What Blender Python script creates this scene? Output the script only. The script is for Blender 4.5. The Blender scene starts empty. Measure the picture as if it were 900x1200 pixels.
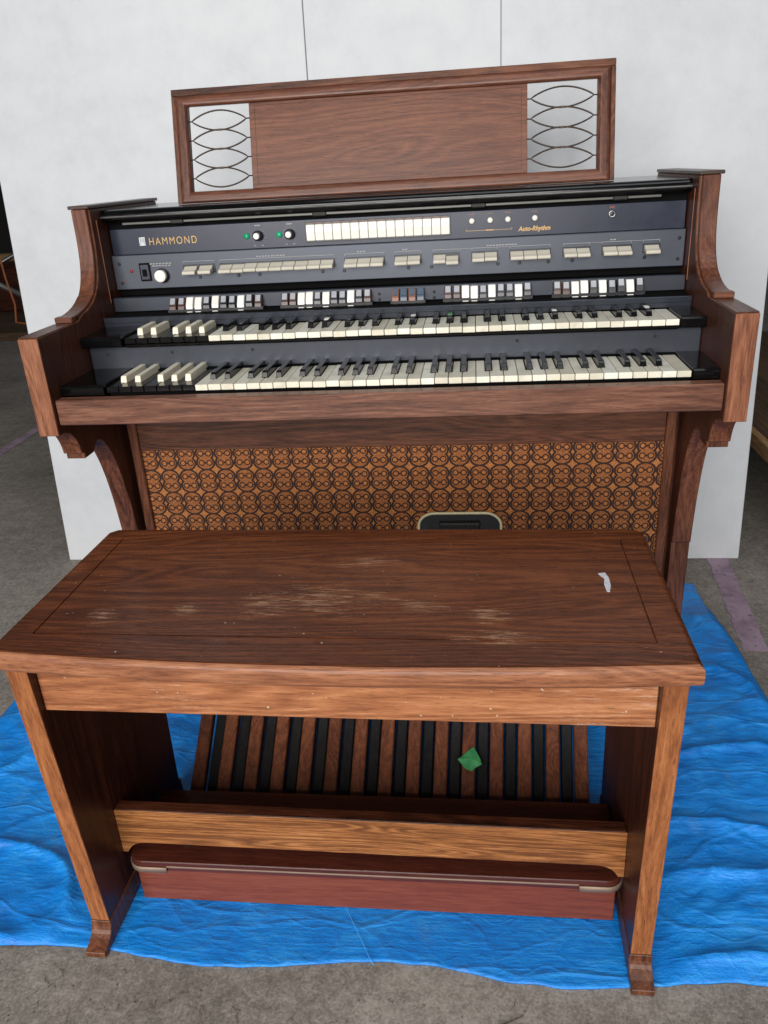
import bpy, bmesh, math, random
from mathutils import Vector, Matrix, noise
random.seed(7)
S = bpy.context.scene
C = S.collection

# ------------------------------------------------------------------ camera
cam = bpy.data.cameras.new('camera'); camo = bpy.data.objects.new('camera', cam); C.objects.link(camo)
cr = Vector((0.99328062, 0.10216242, -0.05437329)); cu = Vector((0.00898625, 0.4003234, 0.91632987)); cf = Vector((-0.11538137, 0.91066131, -0.39671542))
M4 = Matrix((cr, cu, -cf)).transposed().to_4x4(); M4.translation = (0.171, -1.3395, 1.0654)
camo.matrix_world = M4
cam.sensor_fit = 'VERTICAL'; cam.sensor_height = 36; cam.sensor_width = 27; cam.lens = 933.58 / 1200 * 36
cam.clip_start = 0.02; cam.clip_end = 100
S.camera = camo
# ------------------------------------------------------------------ light
w = bpy.data.worlds.new('World'); S.world = w; w.use_nodes = True
bg = w.node_tree.nodes['Background']; bg.inputs[0].default_value = (0.86, 0.93, 1.0, 1); bg.inputs[1].default_value = 0.12
def area(name, loc, target, sx, sy, e, col):
    l = bpy.data.lights.new(name, 'AREA'); l.shape = 'RECTANGLE'; l.size = sx; l.size_y = sy; l.energy = e; l.color = col
    o = bpy.data.objects.new(name, l); C.objects.link(o); o.location = loc
    o.rotation_euler = (Vector(target) - Vector(loc)).to_track_quat('-Z', 'Y').to_euler(); return o
area('open_warehouse_door', (-0.6, -4.3, 1.85), (0, 0.2, 0.55), 3.0, 2.4, 285, (1.0, 0.97, 0.93))
area('roof_light', (0.6, -1.6, 4.6), (0.2, -.2, 0), 2.4, 2.4, 55, (0.95, 0.98, 1.0))
V_ = S.view_settings; V_.view_transform = 'Standard'; V_.look = 'None'; V_.gamma = 1; V_.exposure = 0.0; V_.use_curve_mapping = False
S.render.engine = 'CYCLES'

# ------------------------------------------------------------------ node helpers
def lin(r, g, b):
    f = lambda c: (c / 255 / 12.92) if c / 255 <= .04045 else ((c / 255 + .055) / 1.055) ** 2.4
    return (f(r), f(g), f(b), 1)
class NT:
    def __init__(s, name):
        s.m = bpy.data.materials.new(name); s.m.use_nodes = True; s.t = s.m.node_tree; s.b = s.t.nodes['Principled BSDF']
    def n(s, typ, **k):
        x = s.t.nodes.new(typ)
        for a, v in k.items(): setattr(x, a, v)
        return x
    def l(s, a, b): s.t.links.new(a, b)
    def val(s, x, i):
        return
    def math(s, op, a, b=None, c=None, clamp=False):
        x = s.n('ShaderNodeMath', operation=op); x.use_clamp = clamp
        for i, v in enumerate((a, b, c)):
            if v is None: continue
            if isinstance(v, (int, float)): x.inputs[i].default_value = v
            else: s.l(v, x.inputs[i])
        return x.outputs[0]
    def ramp(s, fac, stops, interp='LINEAR'):
        x = s.n('ShaderNodeValToRGB'); x.color_ramp.interpolation = interp; e = x.color_ramp.elements
        while len(e) < len(stops): e.new(.5)
        for i, (p, c) in enumerate(stops): e[i].position = p; e[i].color = c if len(c) == 4 else (*c, 1)
        s.l(fac, x.inputs[0]); return x.outputs[0]
    def mix(s, fac, a, b, mode='MIX'):
        x = s.n('ShaderNodeMix', data_type='RGBA', blend_type=mode)
        for i, v in ((0, fac), (6, a), (7, b)):
            if isinstance(v, (int, float)): x.inputs[i].default_value = v
            elif isinstance(v, tuple): x.inputs[i].default_value = v
            else: s.l(v, x.inputs[i])
        return x.outputs[2]
    def coord(s, jitter=True):
        tc = s.n('ShaderNodeTexCoord').outputs['Object']
        if not jitter: return tc
        oi = s.n('ShaderNodeObjectInfo').outputs['Random']
        a = s.n('ShaderNodeVectorMath', operation='ADD'); s.l(tc, a.inputs[0])
        m = s.n('ShaderNodeMath', operation='MULTIPLY'); s.l(oi, m.inputs[0]); m.inputs[1].default_value = 13.7
        s.l(m.outputs[0], a.inputs[1]); return a.outputs[0]
    def noise(s, vec, sc, detail=3, rough=.55, dist=0, scale3=None):
        if scale3:
            mp = s.n('ShaderNodeMapping'); mp.inputs['Scale'].default_value = scale3; s.l(vec, mp.inputs[0]); vec = mp.outputs[0]
        x = s.n('ShaderNodeTexNoise'); x.inputs['Scale'].default_value = sc; x.inputs['Detail'].default_value = detail
        x.inputs['Roughness'].default_value = rough; x.inputs['Distortion'].default_value = dist; s.l(vec, x.inputs['Vector']); return x.outputs['Fac']
    def bump(s, h, st, d=.001):
        x = s.n('ShaderNodeBump'); x.inputs['Strength'].default_value = st; x.inputs['Distance'].default_value = d; s.l(h, x.inputs['Height'])
        s.l(x.outputs[0], s.b.inputs['Normal'])
    def set(s, **k):
        for a, v in k.items():
            i = s.b.inputs[a.replace('_', ' ')]
            if isinstance(v, (int, float, tuple)): i.default_value = v
            else: s.l(v, i)
        return s.m
def plain(name, col, rough=.4, metal=0, var=.12, spec=.5, coat=0, bumps=.0, vscale=40):
    t = NT(name); v = t.coord(); n = t.noise(v, vscale, 4)
    c2 = tuple(x * (1 - var) for x in col[:3]) + (1,); c3 = tuple(min(1, x * (1 + var)) for x in col[:3]) + (1,)
    t.set(Base_Color=t.ramp(n, [(.3, c2), (.7, c3)]), Metallic=metal, Specular_IOR_Level=spec, Coat_Weight=coat)
    r = t.math('MULTIPLY_ADD', n, .16, rough - .08); t.set(Roughness=r)
    if bumps: t.bump(t.noise(v, 300, 3), bumps)
    return t.m
def wood(name, dark, mid, light, axis, rough=.38, ringf=9, wear=0, pore=.5, coat=.15, fig=.5, spots=None):
    t = NT(name); v = t.coord(); ai = 'xyz'.index(axis)
    def sc(al, ac): return tuple(al if i == ai else ac for i in range(3))
    warp = t.noise(v, 1, 2, .5, 0, sc(1.0, 5))
    wx = t.n('ShaderNodeVectorMath', operation='MULTIPLY_ADD'); t.l(v, wx.inputs[0]); wx.inputs[1].default_value = sc(.5, ringf)
    cmb = t.n('ShaderNodeCombineXYZ')
    for i in range(3): t.l(t.math('MULTIPLY', warp, 1.5), cmb.inputs[i])
    t.l(cmb.outputs[0], wx.inputs[2])
    rings = t.noise(wx.outputs[0], 2.2, 1, .4); saw = t.math('PINGPONG', t.math('MULTIPLY', rings, 11), .5); saw = t.math('MULTIPLY', saw, 2)
    streak = t.noise(v, 1, 4, .75, 0, sc(20, 330)); mid_n = t.noise(v, 1, 5, .65, .3, sc(4.5, 75))
    pores = t.noise(v, 1, 2, .6, 0, sc(38, 560))
    big = t.noise(v, 1, 3, .5, .3, sc(.9, 5)); f = t.math('ADD', t.math('MULTIPLY', t.math('SUBTRACT', saw, .5), .20 * fig), t.math('ADD', t.math('MULTIPLY', streak, .44), t.math('ADD', t.math('MULTIPLY', mid_n, .28), t.math('MULTIPLY', big, .32))))
    col = t.ramp(f, [(.40, dark), (.53, mid), (.67, light)])
    pm = t.ramp(pores, [(.56, (0, 0, 0, 1)), (.68, (1, 1, 1, 1))])
    col = t.mix(t.math('MULTIPLY', pm, pore), col, tuple(x * .38 for x in dark[:3]) + (1,))
    r = t.math('MULTIPLY_ADD', streak, .25, rough - .12)
    if wear:
        a = t.noise(v, 1, 8, .85, .15, sc(26, 230))
        if spots:
            sp3 = t.n('ShaderNodeSeparateXYZ'); t.l(t.coord(False), sp3.inputs[0]); acc = None
            for cx, cy, rx, ry in spots:
                e = t.math('ADD', t.math('POWER', t.math('DIVIDE', t.math('SUBTRACT', sp3.outputs[0], cx), rx), 2), t.math('POWER', t.math('DIVIDE', t.math('SUBTRACT', sp3.outputs[1], cy), ry), 2))
                g_ = t.math('SUBTRACT', 1, e, clamp=True); acc = g_ if acc is None else t.math('MAXIMUM', acc, g_)
            m = t.ramp(t.math('ADD', a, t.math('MULTIPLY_ADD', acc, .22, -.20)), [(.49, (0, 0, 0, 1)), (.60, (1, 1, 1, 1))])
        else:
            b = t.noise(v, 4.5, 2); m = t.math('MULTIPLY', t.ramp(a, [(.53, (0, 0, 0, 1)), (.64, (1, 1, 1, 1))]), t.ramp(b, [(.48, (0, 0, 0, 1)), (.60, (1, 1, 1, 1))]))
        col = t.mix(t.math('MULTIPLY', m, wear), col, lin(172, 134, 106) if spots else lin(222, 200, 182)); r = t.math('ADD', r, t.math('MULTIPLY', m, .3))
        sp = t.noise(v, 150, 1); s2 = t.ramp(sp, [(.765, (0, 0, 0, 1)), (.80, (1, 1, 1, 1))]); col = t.mix(t.math('MULTIPLY', s2, .6), col, lin(205, 190, 170))
    t.set(Base_Color=col, Roughness=r, Coat_Weight=coat * .6, Coat_Roughness=.25, Specular_IOR_Level=.3)
    t.bump(t.math('SUBTRACT', t.math('MULTIPLY', streak, .6), pm), .16, .0006)
    return t.m
MAT = {}
def W(kind, axis):
    k = kind + '_' + axis
    if k not in MAT:
        p = {'walnut': dict(dark=lin(54, 29, 18), mid=lin(92, 53, 35), light=lin(124, 78, 54)),
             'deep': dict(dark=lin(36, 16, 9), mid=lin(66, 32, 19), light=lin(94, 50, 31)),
             'inner': dict(dark=lin(44, 20, 12), mid=lin(70, 35, 22), light=lin(94, 52, 34), rough=.45),  # walnut for the side faces, shade included in the colour
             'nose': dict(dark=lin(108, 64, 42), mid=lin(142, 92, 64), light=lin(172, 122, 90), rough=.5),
             'seat': dict(dark=lin(68, 33, 17), mid=lin(92, 47, 24), light=lin(118, 65, 35), wear=.75, rough=.27, coat=0, fig=.8, pore=.65,
                          spots=[(-.03, -.045, .11, .075), (-.10, -.06, .07, .06), (.04, -.04, .06, .04), (.20, -.13, .085, .035), (.19, -.08, .05, .04), (-.305, -.095, .04, .035), (-.20, -.075, .04, .03), (.10, -.06, .06, .03), (.02, .06, .1, .03)]),
             'oak': dict(dark=lin(118, 70, 44), mid=lin(152, 97, 63), light=lin(180, 124, 86), wear=.75, rough=.5, coat=.03, fig=.7),
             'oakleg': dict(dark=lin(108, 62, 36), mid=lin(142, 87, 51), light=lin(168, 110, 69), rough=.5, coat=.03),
             'ash': dict(dark=lin(104, 62, 32), mid=lin(146, 93, 51), light=lin(176, 123, 75), ringf=22, rough=.45, fig=.9),
             'rose': dict(dark=lin(70, 39, 28), mid=lin(97, 57, 41), light=lin(122, 77, 57), rough=.38),
             'rail': dict(dark=lin(72, 43, 33), mid=lin(110, 71, 55), light=lin(140, 98, 79), rough=.42),
             'arm': dict(dark=lin(94, 54, 37), mid=lin(130, 81, 57), light=lin(158, 106, 78), rough=.45),
             'kick': dict(dark=lin(92, 42, 28), mid=lin(112, 55, 38), light=lin(130, 70, 50), rough=.45, pore=.1, fig=.15),
             'ped': dict(dark=lin(76, 40, 25), mid=lin(108, 60, 38), light=lin(136, 80, 52), rough=.55, pore=.3),
             'pedk': dict(dark=lin(16, 15, 15), mid=lin(26, 24, 24), light=lin(38, 35, 34), rough=.5, pore=.2),
             'heel': dict(dark=lin(52, 23, 17), mid=lin(74, 34, 25), light=lin(92, 45, 34), rough=.3, pore=.15, fig=.2, coat=.4),
             'tan': dict(dark=lin(110, 80, 52), mid=lin(150, 116, 78), light=lin(182, 146, 102), rough=.7, coat=0),
             'dull': dict(dark=lin(56, 42, 30), mid=lin(78, 59, 42), light=lin(98, 75, 54), rough=.8, coat=0)}[kind]
        MAT[k] = wood(k, axis=axis, **p)
    return MAT[k]
P = plain
MAT.update(
    black=P('black_lacquer', lin(7, 7, 8), .14, spec=.3), blackmat=P('black_felt', lin(8, 8, 9), .8, spec=.1),
    navy=P('navy_panel', lin(24, 31, 52), .32, metal=.1), grey=P('grey_panel', lin(70, 74, 84), .38, metal=.4, var=.06, vscale=9),
    dgrey=P('dark_grey_panel', lin(54, 58, 67), .36, metal=.4, var=.1, vscale=9), ebony=P('ebony', lin(10, 10, 12), .14, spec=.35),
    preset=P('preset_ivory', lin(222, 214, 192), .32, var=.05), tab=P('cream_tablet', lin(192, 186, 172), .32, var=.06),
    cwhite=P('cap_white', lin(226, 224, 218), .3, var=.04), cbrown=P('cap_brown', lin(70, 46, 40), .35), cblack=P('cap_black', lin(30, 31, 36), .3), cblue=P('cap_blue', lin(54, 70, 88), .35),
    clabel=P('cap_label', lin(158, 160, 166), .35), rust=P('cap_rust', lin(122, 74, 54), .4),
    white=P('white_plastic', lin(232, 229, 220), .35, var=.03), gold=P('gold_print', lin(196, 160, 104), .5, metal=.2), pale=P('pale_print', lin(150, 150, 150), .6),
    silver=P('silver', lin(176, 178, 182), .3, metal=.9), steel=P('steel', lin(120, 120, 120), .4, metal=.9), green=P('green_lamp', lin(20, 158, 112), .3), red=P('red_lamp', lin(140, 50, 48), .3),
    wire=P('bronze_wire', lin(58, 46, 38), .4, metal=.6), trim=P('aluminium_strip', lin(132, 112, 98), .55, metal=.35), railgrey=P('lamp_rail_grey', lin(92, 92, 88), .45, metal=.5), ivoryrim=P('cream_rim', lin(206, 196, 160), .4),
    cap=P('cap_wood_dark', lin(58, 42, 34), .35), purple=None, scrap=P('green_plastic', lin(62, 140, 84), .4, var=.25, vscale=90), stick=P('sticker', lin(196, 196, 204), .7, var=.2, vscale=200),
    rubber=P('rubber', lin(22, 21, 20), .6), pipe=P('steel_pipe', lin(120, 120, 118), .5, metal=.6), orange=P('orange_strap', lin(168, 96, 48), .7), darkwall=P('dark_wall', lin(40, 38, 36), .9, vscale=2),
    chip=P('white_chip', lin(205, 202, 196), .8), twig=P('twig', lin(108, 98, 86), .9))

def ivory():
    t = NT('ivory_key'); oi = t.n('ShaderNodeObjectInfo').outputs['Random']; v = t.coord()
    c = t.ramp(oi, [(0, lin(206, 200, 180)), (.5, lin(224, 219, 202)), (1, lin(232, 229, 216))])
    d = t.noise(v, 26, 5, .65, .3); c = t.mix(t.ramp(d, [(.48, (0, 0, 0, 1)), (.74, (.5, .5, .5, 1))]), c, lin(150, 146, 132))
    t.set(Base_Color=c, Roughness=t.math('MULTIPLY_ADD', d, .3, .2)); return t.m
MAT['ivory'] = ivory()

def grille():
    t = NT('brocade_grille_cloth'); v = t.coord(False); s = t.n('ShaderNodeSeparateXYZ'); t.l(v, s.inputs[0])
    x, z = s.outputs[0], s.outputs[2]
    wob = t.noise(v, 60, 1); px, pz = .0418, .0520
    m = t.math
    u = m('MULTIPLY', m('SUBTRACT', m('FRACT', m('DIVIDE', m('ADD', x, 10.0), px)), .5), px)   # -px/2..px/2
    wz = m('MULTIPLY', m('SUBTRACT', m('FRACT', m('DIVIDE', m('ADD', z, 10.016), pz)), .5), pz)
    def dist(cx, cz, uu=u): return m('SQRT', m('ADD', m('POWER', m('SUBTRACT', uu, cx), 2), m('POWER', m('SUBTRACT', wz, cz), 2)))
    au = m('ABSOLUTE', u); aw = m('ABSOLUTE', wz)
    def d2(cu, cw, kx=1.0): return m('SQRT', m('ADD', m('POWER', m('MULTIPLY', m('SUBTRACT', au, cu), kx), 2), m('POWER', m('SUBTRACT', aw, cw), 2)))
    def ring(d, r, wd): return m('SMOOTH_MIN', m('SUBTRACT', 1, m('DIVIDE', m('ABSOLUTE', m('SUBTRACT', d, r)), wd)), 1, .1)
    big = ring(d2(0, .0104, .82), .0156, .0030)
    scroll = ring(d2(.0086, .0106), .0056, .0020)
    dot = m('SUBTRACT', 1, m('DIVIDE', d2(px / 2, .0104, .75), .0056)); cdot = m('SUBTRACT', 1, m('DIVIDE', d2(0, .0104), .0036))
    d3 = ring(m('ADD', m('ABSOLUTE', m('SUBTRACT', au, px / 2)), m('MULTIPLY', m('ABSOLUTE', m('SUBTRACT', aw, 0)), 1.0)),   .0072, .0016)
    mask = m('MAXIMUM', m('MAXIMUM', big, scroll), m('MAXIMUM', dot, cdot))
    mask = m('ADD', mask, m('MULTIPLY', m('SUBTRACT', t.noise(v, 420, 2), .5), .7))
    mk = t.ramp(mask, [(.22, (0, 0, 0, 1)), (.5, (1, 1, 1, 1))])
    weave = m('PINGPONG', m('DIVIDE', z, .0022), .5); wx = t.noise(v, 1, 3, .6, 0, (900, 900, 300)); wl = t.ramp(weave, [(.03, (.25, .25, .25, 1)), (.24, (1, 1, 1, 1))])
    goldc = t.ramp(wx, [(.35, lin(140, 84, 42)), (.65, lin(212, 142, 80))])
    inner = t.ramp(d2(0, .0104, .82), [(.0142, lin(176, 128, 98)), (.0156, lin(255, 240, 215))]); inner = t.mix(t.ramp(d2(.0086, .0106), [(.0034, (1, 1, 1, 1)), (.0050, (0, 0, 0, 1))]), inner, lin(255, 236, 205)); goldc = t.mix(.5, goldc, inner, 'MULTIPLY')
    goldc = t.mix(1.0, goldc, wl, 'MULTIPLY')
    c = t.mix(mk, goldc, lin(46, 22, 14))
    t.set(Base_Color=c, Roughness=.85); t.bump(m('ADD', mk, m('MULTIPLY', wx, .5)), .5, .0012); return t.m
MAT['grille'] = grille()

def concrete():
    t = NT('dirty_concrete'); v = t.coord(False)
    a = t.noise(v, 1.3, 5, .6, .4); b = t.noise(v, 22, 6, .7); c_ = t.noise(v, 220, 4, .7); d_ = t.noise(v, 75, 5, .75, .5); f = t.math('ADD', t.math('MULTIPLY', a, .26), t.math('ADD', t.math('MULTIPLY', b, .2), t.math('ADD', t.math('MULTIPLY', c_, .28), t.math('MULTIPLY', d_, .28))))
    col = t.ramp(f, [(.40, lin(82, 76, 70)), (.5, lin(120, 113, 106)), (.60, lin(154, 147, 140))])
    gm = t.ramp(t.noise(v, 5, 4, .6), [(.6, (0, 0, 0, 1)), (.75, (.35, .35, .35, 1))]); col = t.mix(gm, col, lin(92, 106, 92))
    sp = t.ramp(t.noise(v, 330, 1), [(.72, (0, 0, 0, 1)), (.76, (.7, .7, .7, 1))]); col = t.mix(sp, col, lin(176, 170, 160))
    dk = t.ramp(t.noise(v, 240, 2), [(.26, (.8, .8, .8, 1)), (.33, (0, 0, 0, 1))]); col = t.mix(dk, col, lin(34, 30, 26))
    streak = t.noise(v, 1, 3, .6, 0, (2.2, 30, 1)); sm = t.ramp(streak, [(.66, (0, 0, 0, 1)), (.74, (.3, .3, .3, 1))]); col = t.mix(sm, col, lin(150, 142, 130))
    t.set(Base_Color=col, Roughness=.85, Specular_IOR_Level=.25); t.bump(t.math('ADD', t.math('MULTIPLY', b, 1.2), t.math('MULTIPLY', c_, .5)), .32, .003); return t.m
MAT['concrete'] = concrete()
def tarpm():
    t = NT('blue_polythene'); v = t.coord(False)
    a = t.noise(v, 1, 5, .7, 0, (22, 190, 60)); b = t.noise(v, 7, 5, .6, .8); g = t.noise(v, 1, 2, .5, 0, (900, 380, 380))
    f = t.math('ADD', t.math('MULTIPLY', a, .5), t.math('ADD', t.math('MULTIPLY', b, .38), t.math('MULTIPLY', g, .12)))
    col = t.ramp(f, [(.34, lin(0, 98, 182)), (.5, lin(4, 127, 217)), (.66, lin(50, 160, 238))])
    dirt = t.ramp(t.noise(v, 9, 6, .75), [(.56, (0, 0, 0, 1)), (.78, (.4, .4, .4, 1))]); col = t.mix(dirt, col, lin(110, 140, 165))
    def crease(sc, wd, dist):
        w1 = t.n('ShaderNodeVectorMath', operation='ADD'); n3 = t.n('ShaderNodeTexNoise'); n3.inputs['Scale'].default_value = sc * .8; t.l(v, n3.inputs['Vector'])
        q = t.n('ShaderNodeVectorMath', operation='SCALE'); t.l(n3.outputs['Color'], q.inputs[0]); q.inputs['Scale'].default_value = dist; t.l(v, w1.inputs[0]); t.l(q.outputs[0], w1.inputs[1])
        x = t.n('ShaderNodeTexVoronoi', feature='DISTANCE_TO_EDGE'); x.inputs['Scale'].default_value = sc; mp = t.n('ShaderNodeMapping'); mp.inputs['Scale'].default_value = (.7, 1.9, 1); mp.inputs['Rotation'].default_value = (0, 0, .25 * sc); t.l(w1.outputs[0], mp.inputs[0]); t.l(mp.outputs[0], x.inputs['Vector'])
        return t.ramp(x.outputs['Distance'], [(0, (1, 1, 1, 1)), (wd, (0, 0, 0, 1))])
    k = t.math('ADD', t.math('MULTIPLY', crease(3.3, .035, .35), .7), t.math('ADD', t.math('MULTIPLY', crease(8, .07, .16), .35), t.math('MULTIPLY', crease(19, .14, .08), .2)))
    col = t.mix(t.math('MULTIPLY', k, .06), col, lin(120, 190, 248))
    t.set(Base_Color=col, Roughness=t.math('MULTIPLY_ADD', a, .25, .26), Specular_IOR_Level=.5)
    facet = t.n('ShaderNodeTexVoronoi'); facet.inputs['Scale'].default_value = 24; t.l(v, facet.inputs['Vector'])
    h = t.math('ADD', t.math('MULTIPLY', a, .6), t.math('ADD', t.math('MULTIPLY', k, .8), t.math('ADD', t.math('MULTIPLY', g, .3), t.math('MULTIPLY', t.noise(v, 34, 4, .7, 1.2), .7))))
    t.bump(h, .6, .0042); return t.m
MAT['tarp'] = tarpm()
def boardm():
    t = NT('white_board'); v = t.coord(); a = t.noise(v, 2.2, 6, .65, .6); b = t.noise(v, 16, 5, .7)
    f = t.math('ADD', t.math('MULTIPLY', a, .6), t.math('MULTIPLY', b, .4))
    t.set(Base_Color=t.ramp(f, [(.3, lin(186, 189, 193)), (.5, lin(198, 201, 205)), (.7, lin(207, 209, 212))]), Roughness=.55); t.bump(b, .15, .002); return t.m
MAT['board'] = boardm()
def tapem():
    t = NT('mauve_tape'); v = t.coord(False); a = t.noise(v, 14, 5, .7); b = t.noise(v, 60, 4)
    c = t.ramp(a, [(.35, lin(122, 100, 116)), (.6, lin(156, 134, 150))]); c = t.mix(t.ramp(b, [(.62, (0, 0, 0, 1)), (.72, (.8, .8, .8, 1))]), c, lin(84, 76, 70))
    t.set(Base_Color=c, Roughness=.8); return t.m
MAT['purple'] = tapem()
def mt(m): return m if not isinstance(m, str) else MAT[m]

# ------------------------------------------------------------------ geometry helpers
ORG = {}
def wo(o): return ORG[o.name] if o is not None else Vector((0, 0, 0))
def link(name, me, parent=None, loc=None, material=None):
    o = bpy.data.objects.new(name, me); C.objects.link(o)
    if material is not None and me is not None and not me.materials: me.materials.append(mt(material))
    if parent is not None: o.parent = parent
    if loc is not None:
        o.location = Vector(loc) - wo(parent); ORG[o.name] = Vector(loc)
    else: ORG[o.name] = wo(parent).copy()
    return o
def mesh_of(bm, smooth=False):
    bmesh.ops.recalc_face_normals(bm, faces=bm.faces)
    me = bpy.data.meshes.new('m'); bm.to_mesh(me); bm.free()
    if smooth: me.shade_smooth()
    return me
def obj(name, bm, m, parent=None, smooth=False):
    """bm in world coordinates -> child of parent"""
    o0 = wo(parent)
    if o0.length: bmesh.ops.translate(bm, verts=bm.verts, vec=-o0)
    return link(name, mesh_of(bm, smooth), parent, None, m)
def thing(name, label, cat, loc, rz=0, group=None):
    o = bpy.data.objects.new(name, None); C.objects.link(o); o.location = loc; o.rotation_euler = (0, 0, rz); o.empty_display_size = .1
    ORG[o.name] = Vector(loc); tag(o, label, cat, group); return o
def tag(o, label, cat, group=None):
    o['label'] = label; o['category'] = cat
    if group: o['group'] = group
    return o
def box(x0, x1, y0, y1, z0, z1, bev=0, seg=1, bm=None):
    own = bm is None; b2 = bmesh.new()
    bmesh.ops.create_cube(b2, size=1)
    for v in b2.verts: v.co = Vector(((x0 + x1) / 2 + v.co.x * (x1 - x0), (y0 + y1) / 2 + v.co.y * (y1 - y0), (z0 + z1) / 2 + v.co.z * (z1 - z0)))
    if bev: bmesh.ops.bevel(b2, geom=list(b2.edges), offset=bev, segments=seg, affect='EDGES', profile=.5)
    if own: return b2
    join(bm, b2)
def join(bm, b2):
    me = bpy.data.meshes.new('t'); b2.to_mesh(me); b2.free(); bm.from_mesh(me); bpy.data.meshes.remove(me)
def prism(pts, axis, a, b, bev=0, seg=1):
    """pts 2-D polygon; axis 'x': (y,z) extruded from x=a to b, 'y': (x,z), 'z': (x,y)"""
    bm = bmesh.new()
    def P3(p, t): return {'x': (t, p[0], p[1]), 'y': (p[0], t, p[1]), 'z': (p[0], p[1], t)}[axis]
    v0 = [bm.verts.new(P3(p, a)) for p in pts]; v1 = [bm.verts.new(P3(p, b)) for p in pts]; n = len(pts)
    bm.faces.new(v0); bm.faces.new(v1[::-1])
    for i in range(n): bm.faces.new((v0[i], v0[(i + 1) % n], v1[(i + 1) % n], v1[i]))
    bmesh.ops.recalc_face_normals(bm, faces=bm.faces)
    if bev:
        es = [e for e in bm.edges if e.calc_face_angle(0) > .5]
        bmesh.ops.bevel(bm, geom=es, offset=bev, segments=seg, affect='EDGES', profile=.5)
    return bm
def tube(path, r, n=6, closed=False, bm=None):
    own = bm is None; bm = bm or bmesh.new(); path = [Vector(p) for p in path]; L = len(path); rings = []; prev = None
    for i, p in enumerate(path):
        if closed: d = path[(i + 1) % L] - path[i - 1]
        else: d = path[min(i + 1, L - 1)] - path[max(i - 1, 0)]
        d.normalize(); up = Vector((0, 0, 1)) if abs(d.z) < .9 else Vector((1, 0, 0))
        if prev is not None and (prev - d * prev.dot(d)).length > .05: a = (prev - d * prev.dot(d)).normalized()
        else: a = d.cross(up).normalized()
        prev = a; b = d.cross(a)
        rr = r[i] if isinstance(r, (list, tuple)) else r
        rings.append([bm.verts.new(p + a * rr * math.cos(2 * math.pi * k / n) + b * rr * math.sin(2 * math.pi * k / n)) for k in range(n)])
    for i in range(L if closed else L - 1):
        A, B = rings[i], rings[(i + 1) % L]
        for k in range(n): bm.faces.new((A[k], A[(k + 1) % n], B[(k + 1) % n], B[k]))
    if not closed: bm.faces.new(rings[0][::-1]); bm.faces.new(rings[-1])
    if own: return bm
def lathe(prof, center, axis='y', n=20):
    """prof: (radius, offset along axis) ; axis -y means offset toward the camera"""
    bm = bmesh.new(); c = Vector(center); R = []
    for r, o in prof:
        ring = []
        for k in range(n):
            a = 2 * math.pi * k / n; q = (r * math.cos(a), r * math.sin(a))
            p = {'y': (q[0], -o, q[1]), 'z': (q[0], q[1], o), 'x': (o, q[0], q[1])}[axis]
            ring.append(bm.verts.new(c + Vector(p)))
        R.append(ring)
    for A, B in zip(R, R[1:]):
        for k in range(n): bm.faces.new((A[k], A[(k + 1) % n], B[(k + 1) % n], B[k]))
    bm.faces.new(R[0]); bm.faces.new(R[-1]); return bm
def text_mesh(s, size, shear=0, offset=0, spacing=1.0, extrude=.0003, xs=1.0):
    cu_ = bpy.data.curves.new('txt', 'FONT'); cu_.body = s; cu_.size = size; cu_.shear = shear; cu_.offset = offset; cu_.space_character = spacing; cu_.extrude = extrude
    o = bpy.data.objects.new('tmp', cu_); C.objects.link(o); dg = bpy.context.evaluated_depsgraph_get()
    me = bpy.data.meshes.new_from_object(o.evaluated_get(dg)); bpy.data.objects.remove(o)
    for v in me.vertices: v.co = Vector((v.co.x * xs, -v.co.z, v.co.y))
    return me

# ================================================================== setting
fl = obj('concrete_floor', box(-14, 14, -8, 16, -.3, 0), 'concrete'); fl['kind'] = 'structure'
bw_ = obj('back_wall', box(-14, 14, 9.0, 9.2, 0, 5), 'darkwall'); bw_['kind'] = 'structure'

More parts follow.
